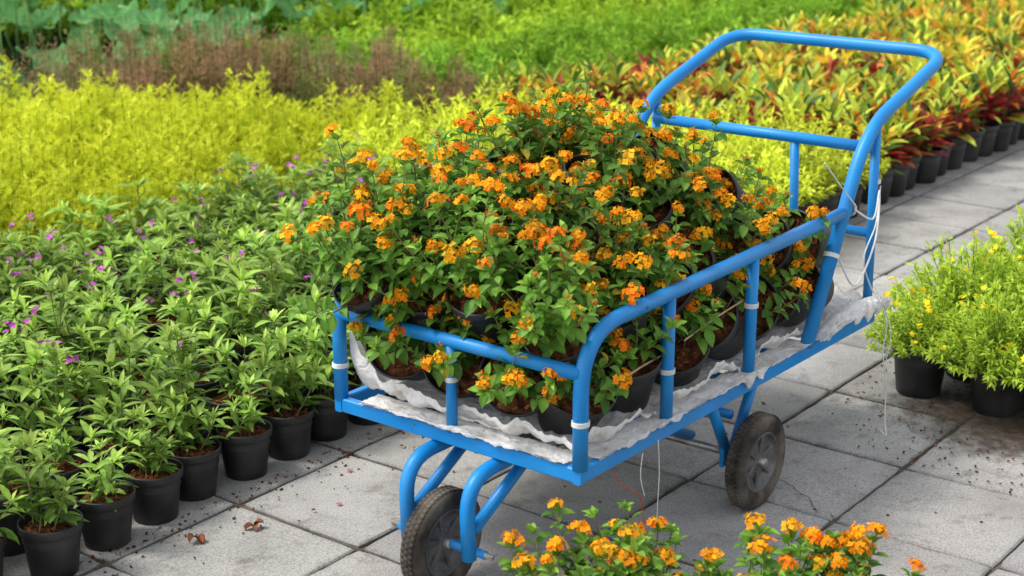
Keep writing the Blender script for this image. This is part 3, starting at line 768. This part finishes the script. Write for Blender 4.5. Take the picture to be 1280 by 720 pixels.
for r_,l in enumerate((.30,.46)):
    for i in range(3):
        short=(r_==0 and i>=1)
        pileplant(.42+i*.165,l,.785,(-.30-.35*i,-.2 if not short else -.6,.9-.2*i),'lantana on top of the pile, %s row from the near rail, %s from the front'%(ORD[r_],ORD[i]),5 if short else 9,7 if short else 13,.14 if short else .175,1.1)
for i,(x,y,nn) in enumerate([(.10,2.71,24),(.26,2.74,24),(.50,2.72,22),(.64,2.74,20)]):
    lantana('orange lantana in a black pot on the paving at the bottom edge, %s from left'%ORD[i],'lantana pots at the bottom edge',(x,y,0),(0,0,1),nn,.14,.205 if i!=3 else .18,1.2,12)
random.seed(88)
rs=[(1.18,4.36,.60,'small yellow flowered shrub in a black pot, leftmost at the right edge'),(1.36,4.21,.80,'bushy lime shrub in a pot on the dirt patch, nearest at the right edge'),(1.54,4.12,.85,'bushy lime shrub cut by the right border beside the nearest one'),(1.36,4.50,1.0,'tall lime shrub behind the two front pots at the right edge'),(1.58,4.38,1.08,'tall lime shrub with yellow flowers against the right border'),(1.68,4.74,1.15,'rear lime shrub farthest back at the right border')]
for i,(x,y,s,lab) in enumerate(rs): plant('flowering_shrub',lab,'shrub','yellow flowered shrubs at the right edge',(x,y,.004),U(0,6),MARI[i%3],YEL,16 if i!=1 else 6,s)
# ---------------------------------------------------------------- strings and cord
def string(name,pts,r,mat,label,sub=8):
    P=[V(p) for p in pts]; out=[]
    for i in range(len(P)-1):
        p0=P[max(0,i-1)];p1=P[i];p2=P[i+1];p3=P[min(len(P)-1,i+2)]
        for k in range(sub):
            t=k/sub; out.append(.5*((2*p1)+(p2-p0)*t+(2*p0-5*p1+4*p2-p3)*t*t+(3*p1-p0-3*p2+p3)*t**3))
    out.append(P[-1]); mb=MB(); tube(mb,out,r,6); return tag(mb.build(name,M[mat]),label,'string')
string('string',[CWp(1.30,-.02,.43),CWp(1.31,-.06,.33),CWp(1.29,-.065,.25),CWp(1.31,-.07,.17),CWp(1.30,-.08,.06),CWp(1.27,-.10,.03),CWp(1.25,-.09,.05)],.0016,'string','long white string dangling from the rear corner of the cart')
string('string',[CWp(1.33,-.02,.40),CWp(1.34,-.06,.30),CWp(1.325,-.06,.2),CWp(1.32,-.07,.10)],.0012,'string','thin white string hanging behind the longer one at the rear cart corner')
string('string',[CWp(1.165,-.02,.655),CWp(1.24,-.035,.62),CWp(1.30,-.02,.68),CWp(1.25,-.04,.56),CWp(1.16,-.035,.46),CWp(1.09,-.022,.54)],.0028,'string','loose white string looped between the handle tube and the rear post')
string('string',[CWp(1.312,-.016,.69),CWp(1.27,-.03,.60),CWp(1.21,-.03,.52),CWp(1.24,-.04,.44),CWp(1.30,-.03,.40)],.0020,'string','second white string sagging from the rear post to the sack')
string('string',[CWp(1.02,.0,.80),CWp(1.08,-.01,.74),CWp(1.17,-.02,.662)],.002,'string','white string tied from the pile to the top rail by the handle')
string('string',[CWp(.27,-.016,.32),CWp(.275,-.018,.24),CWp(.265,-.022,.16),CWp(.27,-.02,.10)],.0011,'string','thin white string hanging straight below the near side rail')
string('string',[CWp(.21,-.016,.31),CWp(.20,-.018,.26),CWp(.212,-.022,.21)],.0011,'string','short white thread hanging below the near side rail')
string('string',[CWp(.10,-.014,.31),CWp(.12,-.02,.27),CWp(.17,-.03,.235),CWp(.19,-.03,.20),CWp(.2,-.03,.15)],.0014,'redstring','red string hanging below the near front corner of the cart')
string('cord',[CWp(.14,.022,.47),CWp(.24,.020,.485),CWp(.33,.018,.49)],.0026,'cord','short tan cord stretched among the pots near the front corner')
string('cord',[CWp(.42,.018,.50),CWp(.55,.016,.52),CWp(.68,.018,.53)],.0024,'cord','tan cord stretched among the pots in the middle of the near side')
# ---------------------------------------------------------------- fallen debris
H=1.65
def G(px,py,z=0):
    a=(px-640)/2000;b=(360-py)/2000; th=math.radians(17)
    d=V((a,math.cos(th)+b*math.sin(th),-math.sin(th)+b*math.cos(th))); t=(H-z)/-d.z; return V((0,0,H))+d*t
random.seed(9)
deb=[(245,674,.035,'curled brown dead leaf on the slabs near the left pots'),(318,659,.028,'flat brown dead leaf on the slabs left of the front wheel'),(432,612,.010,'tiny brown crumb on the slabs in front of the cart'),(500,560,.012,'dark crumb on the slabs just behind the front fork'),(395,640,.012,'small brown flake on the slabs between pots and cart'),(1015,640,.012,'small brown flake on the slabs right of the rear wheel'),(1075,560,.012,'small dry flake on the slabs left of the yellow flowered shrubs')]
for (x,y,s,lab) in deb:
    w=G(x,y); mb=MB()
    for k in range(3 if s>.02 else 1):
        d=V((U(-1,1),U(-1,1),U(.1,.5))).normalized(); leaf(mb,V((0,0,.003)),d,UP,s,s*.6,1.2,.5,(1,1,1),5)
    o=mb.build('fallen_leaf',M['debris']); o.location=(w.x,w.y,.002); tag(o,lab,'fallen leaf')
for i,(x,y,lab) in enumerate([(437,590,'pink petal on the slabs left of the cart'),(424,632,'small pink petal on the slabs in front of the cart corner')]):
    w=G(x,y); mb=MB()
    for k in range(4): leaf(mb,V((0,0,.002)),V((math.cos(k*1.6),math.sin(k*1.6),.3)),UP,.010,.008,.8,.2,(.45,.12,.28),2)
    o=mb.build('petal',M['petal']); o.location=(w.x,w.y,.002); tag(o,lab,'petal')
cm=MB(); rc=random.Random(3)
for i in range(1300):
    z=rc.random()
    if z<.36: p=PW(rc.uniform(-.8,2.5),.05-abs(rc.gauss(0,.08)),.002)
    elif z<.86:
        a=rc.uniform(0,6.28); r=rc.random()**.5*1.05; p=PW(2.18+.56*r*math.cos(a),-1.36+.52*r*math.sin(a),.004)
    else: p=PW(rc.uniform(-.5,3),rc.uniform(-2,0),.0015)
    d=V((rc.uniform(-1,1),rc.uniform(-1,1),rc.uniform(-.2,.2))).normalized(); L0=rc.uniform(.001,.004)
    bar(cm,p-d*L0,p+d*L0,L0*1.3,L0,bev=L0*.2,col=mul(W1,rc.uniform(.5,2)))
tag(cm.build('soil_crumbs',M['soil'],None,False),'brown soil crumbs scattered over the paving','soil crumbs',None,'stuff')
# ---------------------------------------------------------------- light, camera
w=bpy.data.worlds.new('World'); SC.world=w; w.use_nodes=True; nt=w.node_tree
bg=nt.nodes['Background']; sky=nt.nodes.new('ShaderNodeTexSky'); sky.sky_type='NISHITA'; sky.sun_disc=False
EL=math.radians(58); AZ=math.radians(-95)
sky.sun_elevation=EL; sky.sun_rotation=AZ; sky.air_density=1.0; sky.dust_density=2.0; sky.ozone_density=1
hs=nt.nodes.new('ShaderNodeHueSaturation'); hs.inputs['Saturation'].default_value=.25
nt.links.new(sky.outputs[0],hs.inputs['Color']); nt.links.new(hs.outputs[0],bg.inputs[0]); bg.inputs[1].default_value=.28
sd=V((math.sin(AZ)*math.cos(EL),math.cos(AZ)*math.cos(EL),math.sin(EL)))
sl=bpy.data.lights.new('Sun','SUN'); sl.energy=2.6; sl.angle=math.radians(12); sl.color=(1,.96,.89)
so=bpy.data.objects.new('Sun',sl); C.objects.link(so); so.rotation_mode='QUATERNION'; so.rotation_quaternion=UP.rotation_difference(sd)
cd=bpy.data.cameras.new('Camera'); co=bpy.data.objects.new('Camera',cd); C.objects.link(co)
co.location=(0,0,H); co.rotation_euler=(math.radians(73),0,0); cd.lens=56.25; cd.sensor_width=36; cd.clip_end=1000
cd.dof.use_dof=True; cd.dof.focus_distance=3.75; cd.dof.aperture_fstop=4.5
SC.camera=co
